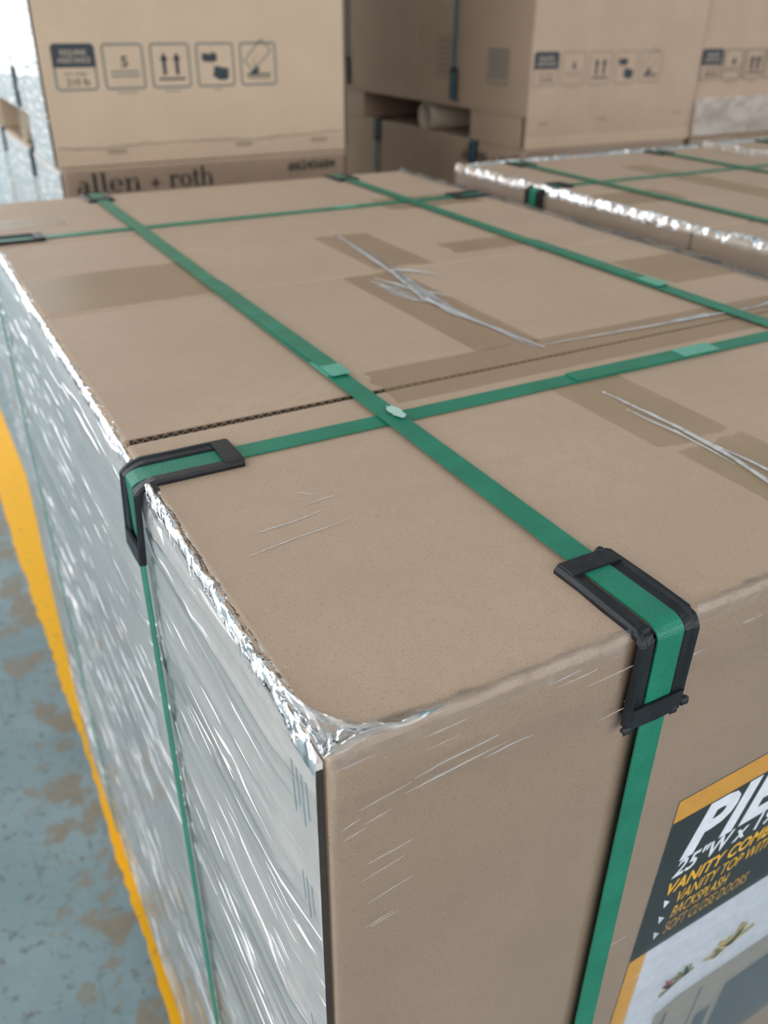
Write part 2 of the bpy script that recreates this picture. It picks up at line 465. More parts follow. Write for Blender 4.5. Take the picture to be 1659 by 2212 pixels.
# painted safety line with chipped edges
def safety_line():
    ys = np.concatenate([np.arange(-4, 10, 0.02), np.arange(10, 70, 0.15)]); n = len(ys)
    def edge(x, seed):
        w_ = (vn(ys * 2.0, 0.5, seed) - .5) * .02 + (vn(ys * 15, 0.5, seed + 1) - .5) * .022
        chip = np.clip(vn(ys * 1.7, 3.5, seed + 2) - .62, 0, 1) * .10
        return x + w_ + chip
    a = edge(-0.055, 3); b = 0.26 + (vn(ys * 8, 0.5, 9) - .5) * .01
    V = [(a[i], ys[i], FLOOR + .004) for i in range(n)] + [(b[i], ys[i], FLOOR + .004) for i in range(n)]
    F = [(i, n + i, n + i + 1, i + 1) for i in range(n - 1)]
    structure('trim_1', (V, F), 'line_paint', 'chipped yellow safety line painted on the floor beside the pallets')
safety_line()
ZR = 15.0
def roof():  # unseen roof; reach and skylight gaps shaped to balance the daylight
    parts = []; y = -18.0
    while y < 20:
        parts.append(box(-13, 44, y, y + 8.6, ZR, ZR + .3)); y += 10.0
    for x in (-13, -5, 1.5, 10, 18.5, 27, 35.5): parts.append(box(x, x + 1.2, -18, 20.6, ZR, ZR + .3))
    structure('ceiling', join(*parts), 'roof_panel', 'unseen pale warehouse roof, long skylight openings added for daylight')
roof()
structure('wall_back', box(2.2, 44, 10.5, 11.1, FLOOR, ZR), 'wall_paint', 'unseen pale back wall, set close to darken the aisle')  # unseen wall, pulled in close so the aisle stays dark
structure('wall_right', box(44, 44.6, -16, 11.1, FLOOR, ZR), 'wall_paint', 'pale warehouse side wall')

# ------------------------------------------------------------------ belts, corner protectors
R0 = 0.010
def belt_path(a0, a1, ztop, zbot, n, n0=None, n1=None, lift=0.0):
    """path of a strap in the (a, z) plane: up the a0 side, over the top, down the a1 side; n = stand-off"""
    n0 = n if n0 is None else n0; n1 = n if n1 is None else n1
    pts = []
    for k in range(13):
        pts.append((a0 - n0, zbot + (ztop - R0 - zbot) * k / 12, -1, 0))
    for k in range(1, 9):
        t = math.radians(180 - 90 * k / 9)
        pts.append((a0 + R0 + (R0 + n0) * math.cos(t), ztop - R0 + (R0 + n) * math.sin(t), math.cos(t), math.sin(t)))
    for k in range(41):
        u = k / 40
        pts.append((a0 + R0 + (a1 - a0 - 2 * R0) * u, ztop + n + lift * math.sin(math.pi * u), 0, 1))
    for k in range(1, 9):
        t = math.radians(90 - 90 * k / 9)
        pts.append((a1 - R0 + (R0 + n1) * math.cos(t), ztop - R0 + (R0 + n) * math.sin(t), math.cos(t), math.sin(t)))
    for k in range(13):
        pts.append((a1 + n1, ztop - R0 + (zbot - ztop + R0) * k / 12, 1, 0))
    return pts
SW, ST = 0.050, 0.0028
def ribbon(pts, along, c, width=SW, thick=ST, wig=0.0, seed=0):
    """pts (a,z,na,nz); along='y' -> path in y-z plane at x=c, else path in x-z plane at y=c"""
    V, F = [], []
    n = len(pts)
    for i, (a, z, na, nz) in enumerate(pts):
        off = wig * (float(vn(a * 1.3, seed + .5, seed)) - .5)
        for t, s in ((-.5, 0), (.5, 0), (.5, 1), (-.5, 1)):
            aa = a + na * thick * s; zz = z + nz * thick * s; cc = c + off + t * width
            V.append((cc, aa, zz) if along == 'y' else (aa, cc, zz))
    for i in range(n - 1):
        for k in range(4):
            F.append((4 * i + k, 4 * i + (k + 1) % 4, 4 * i + 4 + (k + 1) % 4, 4 * i + 4 + k))
    F.append((3, 2, 1, 0)); F.append((4 * n - 4, 4 * n - 3, 4 * n - 2, 4 * n - 1))
    return V, F
def top_ribbon(along, c, a0, a1, z, width=SW, thick=ST, z1=None, skew=0.0, n=12):
    pts = []
    for k in range(n + 1):
        u = k / n
        zz = z if z1 is None else z + (z1 - z) * u ** 2
        pts.append((a0 + (a1 - a0) * u, zz, 0, 1))
    V, F = ribbon(pts, along, c, width, thick)
    if skew:
        V = [(x + skew * (y - a0) / (a1 - a0), y, zz) if along == 'y' else (x, y + skew * (x - a0) / (a1 - a0), zz) for x, y, zz in V]
    return V, F

def protector(label, group, along, c, edge, sign, ztop, out_n=0.004, L1=0.165, L2=0.150, rough=False, lean=0.0, seed=0):
    """black L-shaped strap guard over a carton edge. along='y': edge at y=edge, strap at x=c; sign=-1: face looks to -a"""
    W, RAIL, BAR = 0.114, 0.0300, 0.034
    def L(q, s, n):
        # s<0 on top (inward), s>0 down the side
        if s <= 0:
            a = R0 - s; z = ztop + n
            pa, pz = a, z + 0.10 * lean * max(0, -s) * 0
        elif s < 1.0:                                  # arc 0..1
            t = math.radians(90 + 90 * s)
            pa = R0 + (R0 + n + out_n * s) * math.cos(t); pz = ztop - R0 + (R0 + n) * math.sin(t)
        else:
            pa = -n - out_n - lean * (s - 1.0); pz = ztop - R0 - (s - 1.0)
        a = edge - sign * pa
        return (c + q, a, pz) if along == 'y' else (a, c + q, pz)
    svals = [-L1, -L1 * .66, -L1 * .33, 0] + [.12, .25, .37, .5, .63, .75, .88] + [1, 1 + L2 * .33, 1 + L2 * .66, 1 + L2]
    def sweep(prof, sv, jit=0.0):
        V, F = [], []; m = len(prof)
        for i, s in enumerate(sv):
            for k, (q, n) in enumerate(prof):
                j = jit * (float(vn(i * 1.7 + k * 3.1, seed + .3, seed)) - .5)
                V.append(L(q + j, s, n + j * .6))
        for i in range(len(sv) - 1):
            for k in range(m):
                F.append((i * m + k, i * m + (k + 1) % m, (i + 1) * m + (k + 1) % m, (i + 1) * m + k))
        F.append(tuple(range(m))[::-1]); F.append(tuple(len(V) - m + k for k in range(m)))
        return V, F
    h = 0.0125
    def rail(s):
        i, o = W / 2 - RAIL, W / 2
        pr = [(i, .0005), (o, .0005), (o + .001, h * .55), (o - .003, h), (o - .009, h * .98), (o - .013, h * .74), (i + .003, h * .70), (i, h * .5)]
        return pr if s > 0 else [(-q, n) for q, n in pr][::-1]
    j = .004 if rough else 0.0015
    t = Thing('corner_protector', label, 'strap guard', (c, edge, ztop) if along == 'y' else (edge, c, ztop), group)
    t.part('rail', sweep(rail(1), svals, j), 'black_plastic', smooth=False)
    t.part('rail', sweep(rail(-1), svals, j), 'black_plastic')
    hb0, hb1 = 0.0085, 0.0135
    bar = [(-W / 2 + .004, hb0), (W / 2 - .004, hb0), (W / 2 - .008, hb1), (0, hb1 + .001), (-W / 2 + .008, hb1)]
    t.part('end_bar', sweep(bar, [-L1 - .002, -L1 + BAR * .5, -L1 + BAR], j), 'black_plastic')
    t.part('end_bar', sweep(bar, [1 + L2 - BAR, 1 + L2 - BAR * .5, 1 + L2 + .003], j), 'black_plastic')
    if rough:    # torn flash left on the moulded ends
        nub = []
        for q, s in ((-W / 2 + .004, 1 + L2 + .006), (W / 2 + .004, 1 + L2 - .004), (W / 2 - .018, 1 + L2 + .004), (W / 2 - .02, -L1 - .004)):
            p0 = L(q, s, .009)
            bm = bmesh.new(); bmesh.ops.create_icosphere(bm, subdivisions=2, radius=.0085)
            idx = {v: i for i, v in enumerate(bm.verts)}
            vv = []
            for i, v in enumerate(bm.verts):
                k = .7 + .6 * float(vn(i * .9, 1.5, seed))
                vv.append((p0[0] + v.co.x * k * 1.2, p0[1] + v.co.y * k * .8, p0[2] + v.co.z * k))
            nub.append((vv, [[idx[p] for p in fc.verts] for fc in bm.faces])); bm.free()
        for q in nub: t.part('torn_edge', q, 'black_plastic', smooth=True)
    return t

# ------------------------------------------------------------------ cartons, pallets, films
def carton(label, group, x0, x1, y0, y1, zt, zb, mat='kraft', seam=None, raised=False, tape=True):
    th = Thing('carton', label, 'carton', ((x0 + x1) / 2, (y0 + y1) / 2, zb), group)
    FT = 0.030
    vert = lambda mid, dr: abs(dr.z) > 1e-6
    body = bbox_bevel(x0, x1, y0, y1, zb, zt - FT, 0.012, vert, 3)
    b = th.part('body', body, mat)
    sm = seam if seam is not None else (y0 + y1) / 2
    def flap(ya, yb, outer, name='top_flap'):
        def pk(mid, dr):
            if abs(dr.z) > 1e-6: return abs(mid.y - outer) < 1e-5
            return mid.z > zt - 1e-5 and abs(mid.y - outer) < 1e-5 or (mid.z > zt - 1e-5 and (abs(mid.x - x0) < 1e-5 or abs(mid.x - x1) < 1e-5))
        return th.part(name, bbox_bevel(x0, x1, ya, yb, zt - FT, zt, 0.012, pk, 3), mat)
    f1 = flap(y0, sm - .004, y0)
    if raised:
        for v in f1.data.vertices:
            if v.co.y > (sm - .006 - th.org[1]) * S and v.co.x < 0: v.co.y -= .020 * S
    f2 = flap(sm + .006, y1, y1)
    return th, b, f2

def pallet(label, group, x0, x1, y0, y1, zb, h=0.30, mat='kraft'):
    th = Thing('cardboard_pallet', label, 'pallet', ((x0 + x1) / 2, (y0 + y1) / 2, zb), group)
    D = y1 - y0
    th.part('deck', box(x0, x1, y0, y1, zb + h - .035, zb + h - .002), mat)
    for a, b in ((0.02, .205), (.72, .985)):
        ya, yb = y0 + D * a, y0 + D * b
        v = lambda mid, dr: True
        th.part('block', bbox_bevel(x0 + .01, x1 - .01, ya, yb, zb, zb + h - .036, .008, v, 2), mat)
    # paper tube foot, open at the ends
    yc, R1, R2 = y0 + D * .405, .128, .112
    zc = zb + R1 + .001; V, F = [], []; n = 28
    for x in (x0 + .02, x1 - .02):
        for R in (R1, R2):
            for k in range(n):
                a = 2 * math.pi * k / n; V.append((x, yc + R * math.cos(a), zc + R * math.sin(a)))
    for k in range(n):
        k2 = (k + 1) % n
        F += [(k, k2, 2 * n + k2, 2 * n + k), (n + k, 3 * n + k, 3 * n + k2, n + k2), (k, n + k, n + k2, k2), (2 * n + k, 2 * n + k2, 3 * n + k2, 3 * n + k)]
    th.part('paper_tube', (V, F), 'tube_paper', smooth=True)
    return th

def film_sheet(corner, u, v, W, H, nu, nv, nrm, disp, flip=False):
    a = np.linspace(0, W, nu); b = np.linspace(0, H, nv)
    A, B = np.meshgrid(a, b)                       # rows b
    D_ = disp(A, B)
    Q = np.asarray(corner)[None, None, :] + A[..., None] * np.asarray(u) + B[..., None] * np.asarray(v) + D_[..., None] * np.asarray(nrm)
    V = Q.reshape(-1, 3)
    i = np.arange(nu - 1)[None, :] + (np.arange(nv - 1) * nu)[:, None]
    q = np.stack([i, i + 1, i + nu + 1, i + nu], -1).reshape(-1, 4)
    if flip: q = q[:, ::-1]
    return V, q.tolist()

def wrinkle(A, B, seed, amp, slant=0.0, strap_at=(), k=1.0):
    """film ridges run along A (winding direction), vary along B"""
    b = B + slant * A + .05 * (vn(A * .9, B * .5, seed) - .5)
    n1 = vn(b * 5 * k, A * .45, seed + 1)
    n2 = 1 - np.abs(2 * vn(b * 13 * k, A * .5, seed + 2) - 1)
    n3 = 1 - np.abs(2 * vn(b * 31 * k, A * .8, seed + 3) - 1)
    gate = np.clip(vn(A * .8, B * 1.1, seed + 5) * 2.2 - .7, 0, 1)
    gate2 = np.clip(vn(A * 1.1, B * 1.6, seed + 6) * 2.2 - .6, 0, 1)
    d_ = .60 * n1 + .30 * n2 ** 3 * gate2 + .18 * n3 ** 3 * gate
    m = np.ones_like(A)
    for s in strap_at: m = m * (1 - .85 * np.exp(-((A - s) / .075) ** 2))
    return .004 + amp * d_ * m

def crumple_strip(p0, p1, inward, up, width, nu, nv, seed, amp=.012, wmin=.35):
    """crinkled film lip folded over an edge from p0 to p1; 'inward' unit vector on top"""
    p0, p1, inward, up = map(lambda t: np.asarray(t, float), (p0, p1, inward, up))
    L = np.linalg.norm(p1 - p0)
    a = np.linspace(0, 1, nu); b = np.linspace(0, 1, nv)
    V = []
    wd = width * (wmin + (1 - wmin) * vn(a * L * 4, .5, seed)) + .010 * (vn(a * L * 40, .5, seed + 1) - .5)
    for j, t in enumerate(b):
        base = p0[None] + (p1 - p0)[None] * a[:, None]
        dd = (wd * (t - .18))[:, None] * inward[None]
        zz = amp * (.35 + vn(a * L * 26, t * 4 + .1, seed + 2) * .9 + .4 * vn(a * L * 75, t * 9, seed + 3)) * math.sin(math.pi * min(1, t + .12)) + .002
        drop = -.030 if j == 0 else 0.0
        V.append(base + dd + zz[:, None] * up[None] + drop * up[None])
    V = np.concatenate(V)
    F = []
    for j in range(nv - 1):
        for i in range(nu - 1):
            F.append((j * nu + i, j * nu + i + 1, (j + 1) * nu + i + 1, (j + 1) * nu + i))
    return V, F
def strand(pts, rad, seed, wob=.002, flat=.5):
    """a rope-like streak of bunched film: thin tapering tube along points"""
    pts = [np.asarray(p, float) for p in pts]
    P_, n = [], 0
    for i in range(len(pts) - 1):
        L = np.linalg.norm(pts[i + 1] - pts[i]); m = max(2, int(L / .02))
        for k in range(m): P_.append(pts[i] + (pts[i + 1] - pts[i]) * k / m)
    P_.append(pts[-1]); n = len(P_)
    V, F = [], []
    for i, p in enumerate(P_):
        t = i / (n - 1)
        rr = rad * (math.sin(math.pi * min(max(t, .04), .96)) ** .5) * (.5 + float(vn(i * .7, .5, seed)))
        dr = P_[min(i + 1, n - 1)] - P_[max(i - 1, 0)]
        s = np.array([-dr[1], dr[0], 0]); s /= (np.linalg.norm(s) + 1e-9)
        if abs(dr[2]) > abs(dr[0]) + abs(dr[1]): s = np.array([1., 0, 0])
        o = s * wob * (float(vn(i * .45, 1.5, seed)) - .5) * 2
        for k in range(6):
            a = 2 * math.pi * k / 6
            V.append(p + o + s * rr * math.cos(a) + np.array([0, 0, rr * flat * (1 + math.sin(a))]))
    for i in range(n - 1):
        for k in range(6): F.append((6 * i + k, 6 * i + (k + 1) % 6, 6 * i + 6 + (k + 1) % 6, 6 * i + 6 + k))
    return V, F

# ================================================================== the near pallet load
X1, YS, Y1 = 2.175, 1.855, 3.63        # load width, split between its two cartons, load depth
BZ = -3.2                              # carton undersides
G_CART, G_STRAP, G_GUARD, G_FILM, G_PAL = ('cartons on the pallets', 'green strapping bands', 'black corner protectors',
                                           'stretch film wraps', 'cardboard pallets')
ca, ca_body, ca_flap2 = carton('big kraft carton nearest the camera with the black and yellow vanity label', G_CART, 0, X1, 0, YS - .004, 0, BZ, seam=.955, raised=True)
# fluted cut edge of the rear flap, showing in the open end of the seam
def flutes(x0, x1, y, z, amp, wl, thick):
    V, F = [], []; n = int((x1 - x0) / wl * 8)
    for i in range(n + 1):
        x = x0 + (x1 - x0) * i / n; zz = z + amp * math.sin(2 * math.pi * x / wl)
        V += [(x, y, zz - thick), (x, y, zz + thick)]
    for i in range(n): F.append((2 * i, 2 * i + 2, 2 * i + 3, 2 * i + 1))
    return V, F
ca.part('fluted_edge', flutes(.02, 1.5, .9598, -.009, .0045, .021, .0012), 'kraft_dark', ca_flap2, label='fluted cut edge of the carton flap')
ca.part('edge_shade', (lambda v: ([(.015, .9602, -.022), (X1 - .02, .9602, -.022), (X1 - .02, .9602, -.003), (.015, .9602, -.003)], [(0, 1, 2, 3)]))(0), 'gap_shade', ca_flap2, label='painted seam shade on the carton flap edge')  # near-black strip paints the shade inside the flap seam
cb, cb_body, cb_flap2 = carton('kraft carton behind the labelled carton, under the far crossing straps', G_CART, 0, X1, YS + .004, Y1, 0, BZ, seam=2.76)
def tape_strip(th, x0, x1, y0, y1, mat='tape', z=0.0012, ragged=.01, seed=0, n=24, axis='y', under=None):
    """flat strip of packing tape, its long side along 'axis', ends torn"""
    V, F = [], []
    L0, L1_ = (y0, y1) if axis == 'y' else (x0, x1)
    c0, c1 = (x0, x1) if axis == 'y' else (y0, y1)
    m = 6
    for i in range(n + 1):
        for k in range(m + 1):
            l = L0 + (L1_ - L0) * i / n; c = c0 + (c1 - c0) * k / m
            if i in (0, n): l += ragged * (float(vn(k * 1.3, i + .5, seed)) - .5) * 2
            V.append((c, l, z) if axis == 'y' else (l, c, z))
    for i in range(n):
        for k in range(m):
            a = i * (m + 1) + k
            q = (a, a + 1, a + m + 2, a + m + 1)
            F.append(q if axis == 'y' else q[::-1])
    return th.part('tape', (V, F), mat, under)
tape_strip(ca, .60, X1 - .02, .865, 1.065, 'tape', seed=1, axis='x', ragged=.02)
tape_strip(ca, .93, 1.13, 1.06, 1.84, 'tape', seed=2, ragged=.015)
tape_strip(cb, 1.08, 1.30, 1.88, 2.40, 'tape', seed=3, ragged=.04)
tape_strip(ca, .94, 1.14, .42, .78, 'tape_clear', seed=4, ragged=.02)
tape_strip(ca, .96, 1.15, .02, .40, 'tape_clear', seed=14, ragged=.02)
tape_strip(cb, .02, .56, 1.87, 2.28, 'tape_clear', seed=5, axis='x', ragged=.01)
tape_strip(cb, .05, .30, 3.05, 3.25, 'tape_clear', seed=6, axis='x', ragged=.02)
tape_strip(cb, 1.62, 2.10, 2.72, 2.96, 'tape_clear', seed=7, axis='x', ragged=.02)
tape_strip(cb, 1.45, 1.75, 1.95, 2.10, 'tape_clear', seed=8, axis='x', ragged=.02)
tape_strip(ca, 1.85, 2.14, 1.30, 1.60, 'tape_clear', seed=9, axis='x', ragged=.02)

# printed product label on the front of the near carton (slightly skewed on the face)
lab = Face2D(lambda a, b, off: (a + .055 * (b + .447), -off, b + .045 * (a - .675)))
lb = ca.part('label', lab.lay([rect2(.675, 1.50, -1.62, -.447)], .0014), 'label_white', label='printed vanity label')
ca.part('label_band', lab.lay([rect2(.675, 1.50, -.503, -.447)], .0020), 'label_yellow', lb, label='yellow border')
ca.part('label_band', lab.lay([rect2(.675, .722, -1.62, -.905)], .0020), 'label_yellow', lb, label='yellow border')
ca.part('label_panel', lab.lay([rect2(.675, 1.50, -.905, -.503)], .0019), 'label_black', lb, label='black text panel')
ca.part('lettering', lab.lay(text_at('PIER', .728, 1.105, -.628, .118, .042, .30), .0027), 'label_white', lb, label='white words PIER')
ca.part('lettering', lab.lay(text_at('25"W x 19"D', .722, 1.065, -.680, .044, .022, .28), .0027), 'label_white', lb, label='white size line')
ca.part('lettering', lab.lay(text_at('VANITY COMBO', .722, 1.045, -.730, .034, .028, .28), .0027), 'label_yellow', lb, label='yellow words VANITY COMBO')
for s, xa, xb, zz in (('VANITY TOP WITH SINK', .762, 1.115, -.777), ('BACKSPLASH', .758, .918, -.823), ('SOFT CLOSE DOORS', .752, .992, -.868)):
    ca.part('lettering', lab.lay(text_at(s, xa, xb, zz, .034, .004, .30), .0027), 'label_yellow', lb, label='yellow words ' + s)
for zz in (-.743, -.792, -.841):
    ca.part('bullet_mark', lab.lay([[(.722, zz), (.741, zz - .016), (.728, zz - .028)]], .0027), 'label_white', lb, label='white triangle bullet')
# the printed photograph lower on the label: pale shelf, cabinet front, small still life
ca.part('photo_panel', lab.lay([[(.80, -1.62), (.83, -1.215), (.90, -1.195), (1.46, -1.195), (1.46, -1.62)]], .0020), 'label_beige', lb, label='beige cabinet in the label photo')
ca.part('photo_panel', lab.lay([[(1.06, -1.62), (1.08, -1.30), (1.42, -1.29), (1.42, -1.62)]], .0023), 'label_slate', lb, label='dark cabinet door in the label photo')
ca.part('photo_panel', lab.lay([[(.99, -1.62), (1.00, -1.36), (1.05, -1.36), (1.045, -1.62)], seg2((.87, -1.24), (.85, -1.6), .01), seg2((.98, -1.23), (.96, -1.6), .006)], .0024), 'label_slate', lb, label='dark cabinet lines in the label photo')
def sprig(cx, cz, k, seed):
    rr = random.Random(seed); out = []
    for i in range(7):
        a = rr.uniform(.2, 2.9); L = rr.uniform(.02, .05) * k
        out.append(seg2((cx, cz), (cx + L * math.cos(a), cz + L * math.sin(a)), .008 * k))
    return out
ca.part('photo_detail', lab.lay(sprig(.845, -1.125, .9, 1), .0026), 'label_red', lb, label='red flowers in the label photo')
ca.part('photo_detail', lab.lay(sprig(.895, -1.115, 1.0, 2) + [seg2((.82, -1.14), (.90, -1.105), .012)], .0025), 'label_green', lb, label='green stems in the label photo')
ca.part('photo_detail', lab.lay(sprig(1.03, -1.11, 1.7, 3) + sprig(.985, -1.125, 1.0, 4), .0025), 'label_gold', lb, label='gold ornament in the label photo')
pallet('cardboard pallet under the nearest film-wrapped load by the yellow line', G_PAL, 0, X1, 0, Y1, FLOOR)

G_BOARD = 'white liner boards'
def liner_board(label, x, y0, y1, z0, z1, openings=None):
    """white liner board standing against the side face of a load, with gap shade painted along its front edge"""
    t = Thing('liner_board', label, 'liner board', (x, (y0 + y1) / 2, z0), G_BOARD)
    t.part('sheet', box(x - .0130, x - .0025, y0, y1, z0, z1), 'white_board')
    t.part('edge_shade', box(x - .0125, x - .003, y0 - .0022, y0 - .0002, z0, z1 - .012), 'gap_shade', label='painted gap shade at the board edge')  # dark strip paints the shade of the gap beside the carton
    return t
lbd = liner_board('white liner board under the film on the nearest load', 0, .006, Y1 - .01, BZ, -.012)
# blue pen strokes on the liner board by the corner
side = Face2D(lambda a, b, off: (-off - .0131, a, b))
for zz, hh, n in ((-.07, .09, 4), (-.27, .08, 3), (-.62, .08, 3)):
    lbd.part('pen_mark', side.lay([seg2((.035 + i * .015, zz), (.028 + i * .015, zz - hh * (.7 + .3 * (i % 2))), .003) for i in range(n)]), 'print_blue', label='blue pen strokes')

# --- stretch film of the near load
fw = Thing('stretch_film', 'clear glossy stretch film wound around the nearest load', 'stretch film', (0, 0, FLOOR), G_FILM)
ZB = -3.27
def d_left(A, B):      # A along y, B up from the bottom
    d_ = wrinkle(A, B, 11, .022, .03, strap_at=(.80, 2.855))
    return .0125 + d_ * np.clip((-ZB - B) / .05 + .2, .2, 1) * np.clip(.25 + A / .15, .25, 1)
fw.part('side_sheet', film_sheet((0, 0, ZB), (0, 1, 0), (0, 0, 1), Y1, -ZB - .006, 230, 520, (-1, 0, 0), d_left, True), 'film_side', smooth=True)
def d_front(A, B):
    z = B + ZB
    g = .10 + .9 * np.exp(-((z + .06) / .07) ** 2) + .55 * np.clip((-z - .75) / .4, 0, 1) * np.clip(A / .5, .2, 1)
    return .0035 + wrinkle(A, B, 31, .009, .16, strap_at=(.53, 1.77), k=1.8) * g - .002
fw.part('front_sheet', film_sheet((0, 0, ZB), (1, 0, 0), (0, 0, 1), X1, -ZB - .006, 150, 420, (0, -1, 0), d_front), 'film_front', smooth=True)
fw.part('side_sheet', film_sheet((X1, 0, ZB), (0, 1, 0), (0, 0, 1), Y1, -ZB - .006, 90, 200, (1, 0, 0), lambda A, B: wrinkle(A, B, 51, .02)), 'film_side', smooth=True)
fw.part('back_sheet', film_sheet((0, Y1, ZB), (1, 0, 0), (0, 0, 1), X1, -ZB - .006, 60, 160, (0, 1, 0), lambda A, B: wrinkle(A, B, 61, .02), True), 'film_front', smooth=True)
fw.part('edge_fold', crumple_strip((-.012, 0, 0), (-.012, .74, 0), (1, 0, 0), (0, 0, 1), .036, 170, 7, 71, .008), 'film_edge', smooth=True)
fw.part('edge_fold', crumple_strip((-.012, .86, 0), (-.012, Y1, 0), (1, 0, 0), (0, 0, 1), .032, 320, 6, 72, .005), 'film_edge', smooth=True)
fw.part('edge_fold', crumple_strip((0, 0, 0), (.47, 0, 0), (0, 1, 0), (0, 0, 1), .034, 110, 6, 73, .006), 'film_edge', smooth=True)
fw.part('edge_fold', crumple_strip((.60, 0, 0), (X1, 0, 0), (0, 1, 0), (0, 0, 1), .030, 200, 6, 74, .006), 'film_edge', smooth=True)
fw.part('edge_fold', crumple_strip((X1, 0, 0), (X1, Y1, 0), (-1, 0, 0), (0, 0, 1), .05, 260, 6, 75, .012), 'film_edge', smooth=True)
# web of film across the near corner
def web():
    V, F = [], []; n = 22
    for i in range(n + 1):
        for j in range(n + 1):
            u, v = i / n, j / n
            p = np.array([-.006, -.006, -.004]) * (1 - u) + (np.array([-.004, .205, .006]) * (1 - v) + np.array([.165, -.006, .004]) * v) * u
            sag = 4 * v * (1 - v)
            if u > 0: p = p - np.array([.055, .058, 0]) * sag * u ** 2
            p[2] += .010 * (float(vn(u * 7 + v * 5, v * 11, 5)) - .35) + .004 * float(vn(v * 30, u * 6, 8)) + .006
            V.append(p)
    for i in range(n):
        for j in range(n):
            a = i * (n + 1) + j; F.append((a, a + n + 1, a + n + 2, a + 1))
    return V, F
fw.part('corner_web', web(), 'film_web', smooth=True, label='clear film web stretched across the corner')
def streaks(specs, name='film_streak', mat='film_bunch'):
    parts = [strand(p, r_, s) for p, r_, s in specs]
    o = fw.part(name, join(*parts), mat, smooth=True)
    o['kind'] = 'stuff'
    return o
sp = []
for k in range(5):      # bunched film along the cross tape
    o = (rnd.random() - .5) * .05
    sp.append(([(1.17 + o, 2.34 - k * .1, .003), (1.11 + o * .8, 1.75, .003), (1.06 + o, 1.38, .003), (1.08 - o, 1.02, .003)], .0035, 100 + k))
sp.append(([(1.19, 2.45, .003), (1.10, 1.80, .004), (1.04, 1.50, .003), (1.10, 1.0, .003)], .008, 120))
sp.append(([(1.02, 1.78, .003), (1.06, 1.62, .003), (1.13, 1.5, .003)], .006, 121))
sp.append(([(1.10, 1.86, .003), (1.20, 1.77, .003), (1.22, 1.72, .003)], .006, 122))
for k in range(4):
    sp.append(([(.99 - k * .004, 1.76 - k * .05, .003), (1.015, 1.66 - k * .05, .003), (1.05, 1.63 - k * .05, .003)], .004, 140 + k))
streaks(sp)
streaks([([(1.09, 1.02, .003), (1.4, 1.005, .003), (1.8, .99, .003), (2.1, 1.0, .003)], .004, 150),
         ([(1.55, 1.01, .003), (1.75, .995, .003)], .006, 151), ([(1.9, 1.0, .003), (2.08, 1.0, .003)], .008, 152)])
streaks([([(1.03, .70, .003), (1.04, .50, .003), (1.03, .32, .003), (1.00, .17, .003), (.98, .02, .003)], .0055, 160),
         ([(1.01, .60, .003), (1.02, .44, .003), (1.015, .30, .003)], .003, 161),
         ([(1.045, .40, .003), (1.05, .24, .003), (1.03, .10, .003)], .0035, 162)])
def web_rim(k):
    pts = []
    for i in range(13):
        v = i / 12
        p = np.array([-.006, -.006, -.004]) * (1 - k) + (np.array([-.004, .205, .006]) * (1 - v) + np.array([.165, -.006, .004]) * v) * k
        p = p - np.array([.055, .058, 0]) * 4 * v * (1 - v) * k ** 2
        pts.append((p[0], p[1], .006))
    return pts
streaks([(web_rim(1.0), .0011, 180), (web_rim(.82)[3:], .0008, 182),
         ([(-.010, .13, .006), (.004, .075, .008), (-.002, .03, .006)], .0022, 181)])
fs = []        # taut streaks in the film on the front face
for k in range(34):
    x = rnd.random() * 1.9; L_ = .04 + rnd.random() * .13; u_ = rnd.random()
    z = -.012 - .12 * u_ ** 1.6 if k < 26 else -.75 - rnd.random() * .75
    if k >= 26: x = .10 + rnd.random() * 1.5
    sl = .14 + .06 * rnd.random() if k >= 26 else .05 + .05 * rnd.random()
    fs.append(([(x, -.0105, z - sl * L_), (x + L_, -.0105, z)], .0006 + .0008 * rnd.random(), 300 + k))
for k in range(9):
    z = -.06 - rnd.random() * .35; x = .004 + rnd.random() * .05; L_ = .02 + rnd.random() * .06
    fs.append(([(x, -.0105, z - .2 * L_), (x + L_, -.0105, z)], .0008, 360 + k))
streaks(fs)
streaks([([(.10, .50, .001), (.17, .505, .001), (.24, .52, .001)], .0016, 170), ([(.07, .44, .001), (.16, .455, .001), (.27, .47, .001)], .0014, 171),
         ([(.22, .60, .001), (.25, .575, .001)], .0012, 172), ([(.20, .545, .001), (.30, .56, .001)], .001, 173)])

# --- straps of the near load
def strap_thing(label, along, c, path, group=G_STRAP, mat='strap_green', wig=0.0, seed=0, org=None):
    t = Thing('strap', label, 'strap', org or ((c, path[0][0], path[0][1]) if along == 'y' else (path[0][0], c, path[0][1])), group)
    t.part('band', ribbon(path, along, c, wig=wig, seed=seed), mat)
    return t
NS = .0045
pA = belt_path(0, Y1, 0, BZ, NS + .0034, n0=NS + .012, n1=NS + .012)
sA = strap_thing('green strap running lengthwise over the labelled carton, nearer the film-wrapped side', 'y', .531, pA)
sA.part('overlap', top_ribbon('y', .538, 1.055, 1.95, NS + .0075, z1=NS + .0064, skew=-.006), 'strap_green', label='doubled strap end')
sA.part('weld', top_ribbon('y', .537, 1.045, 1.115, NS + .0110, thick=.0012), 'strap_weld', label='pale green weld patch')
sA.part('weld', top_ribbon('y', .534, 1.06, 1.16, NS + .0063, width=.056, thick=.0012), 'strap_weld')
def scuff():
    pts = [(.545 + .013 * math.cos(a) * (.7 + .7 * float(vn(k * .9, .5, 77))), .80 + .036 * math.sin(a) * (.7 + .6 * float(vn(k * 1.1, 1.5, 78))), NS + .0066 + .0043) for k, a in [(k, 2 * math.pi * k / 36) for k in range(36)]]
    return pts, [tuple(range(36))]
sA.part('scuff', scuff(), 'strap_scuff', label='white scuffed patch')
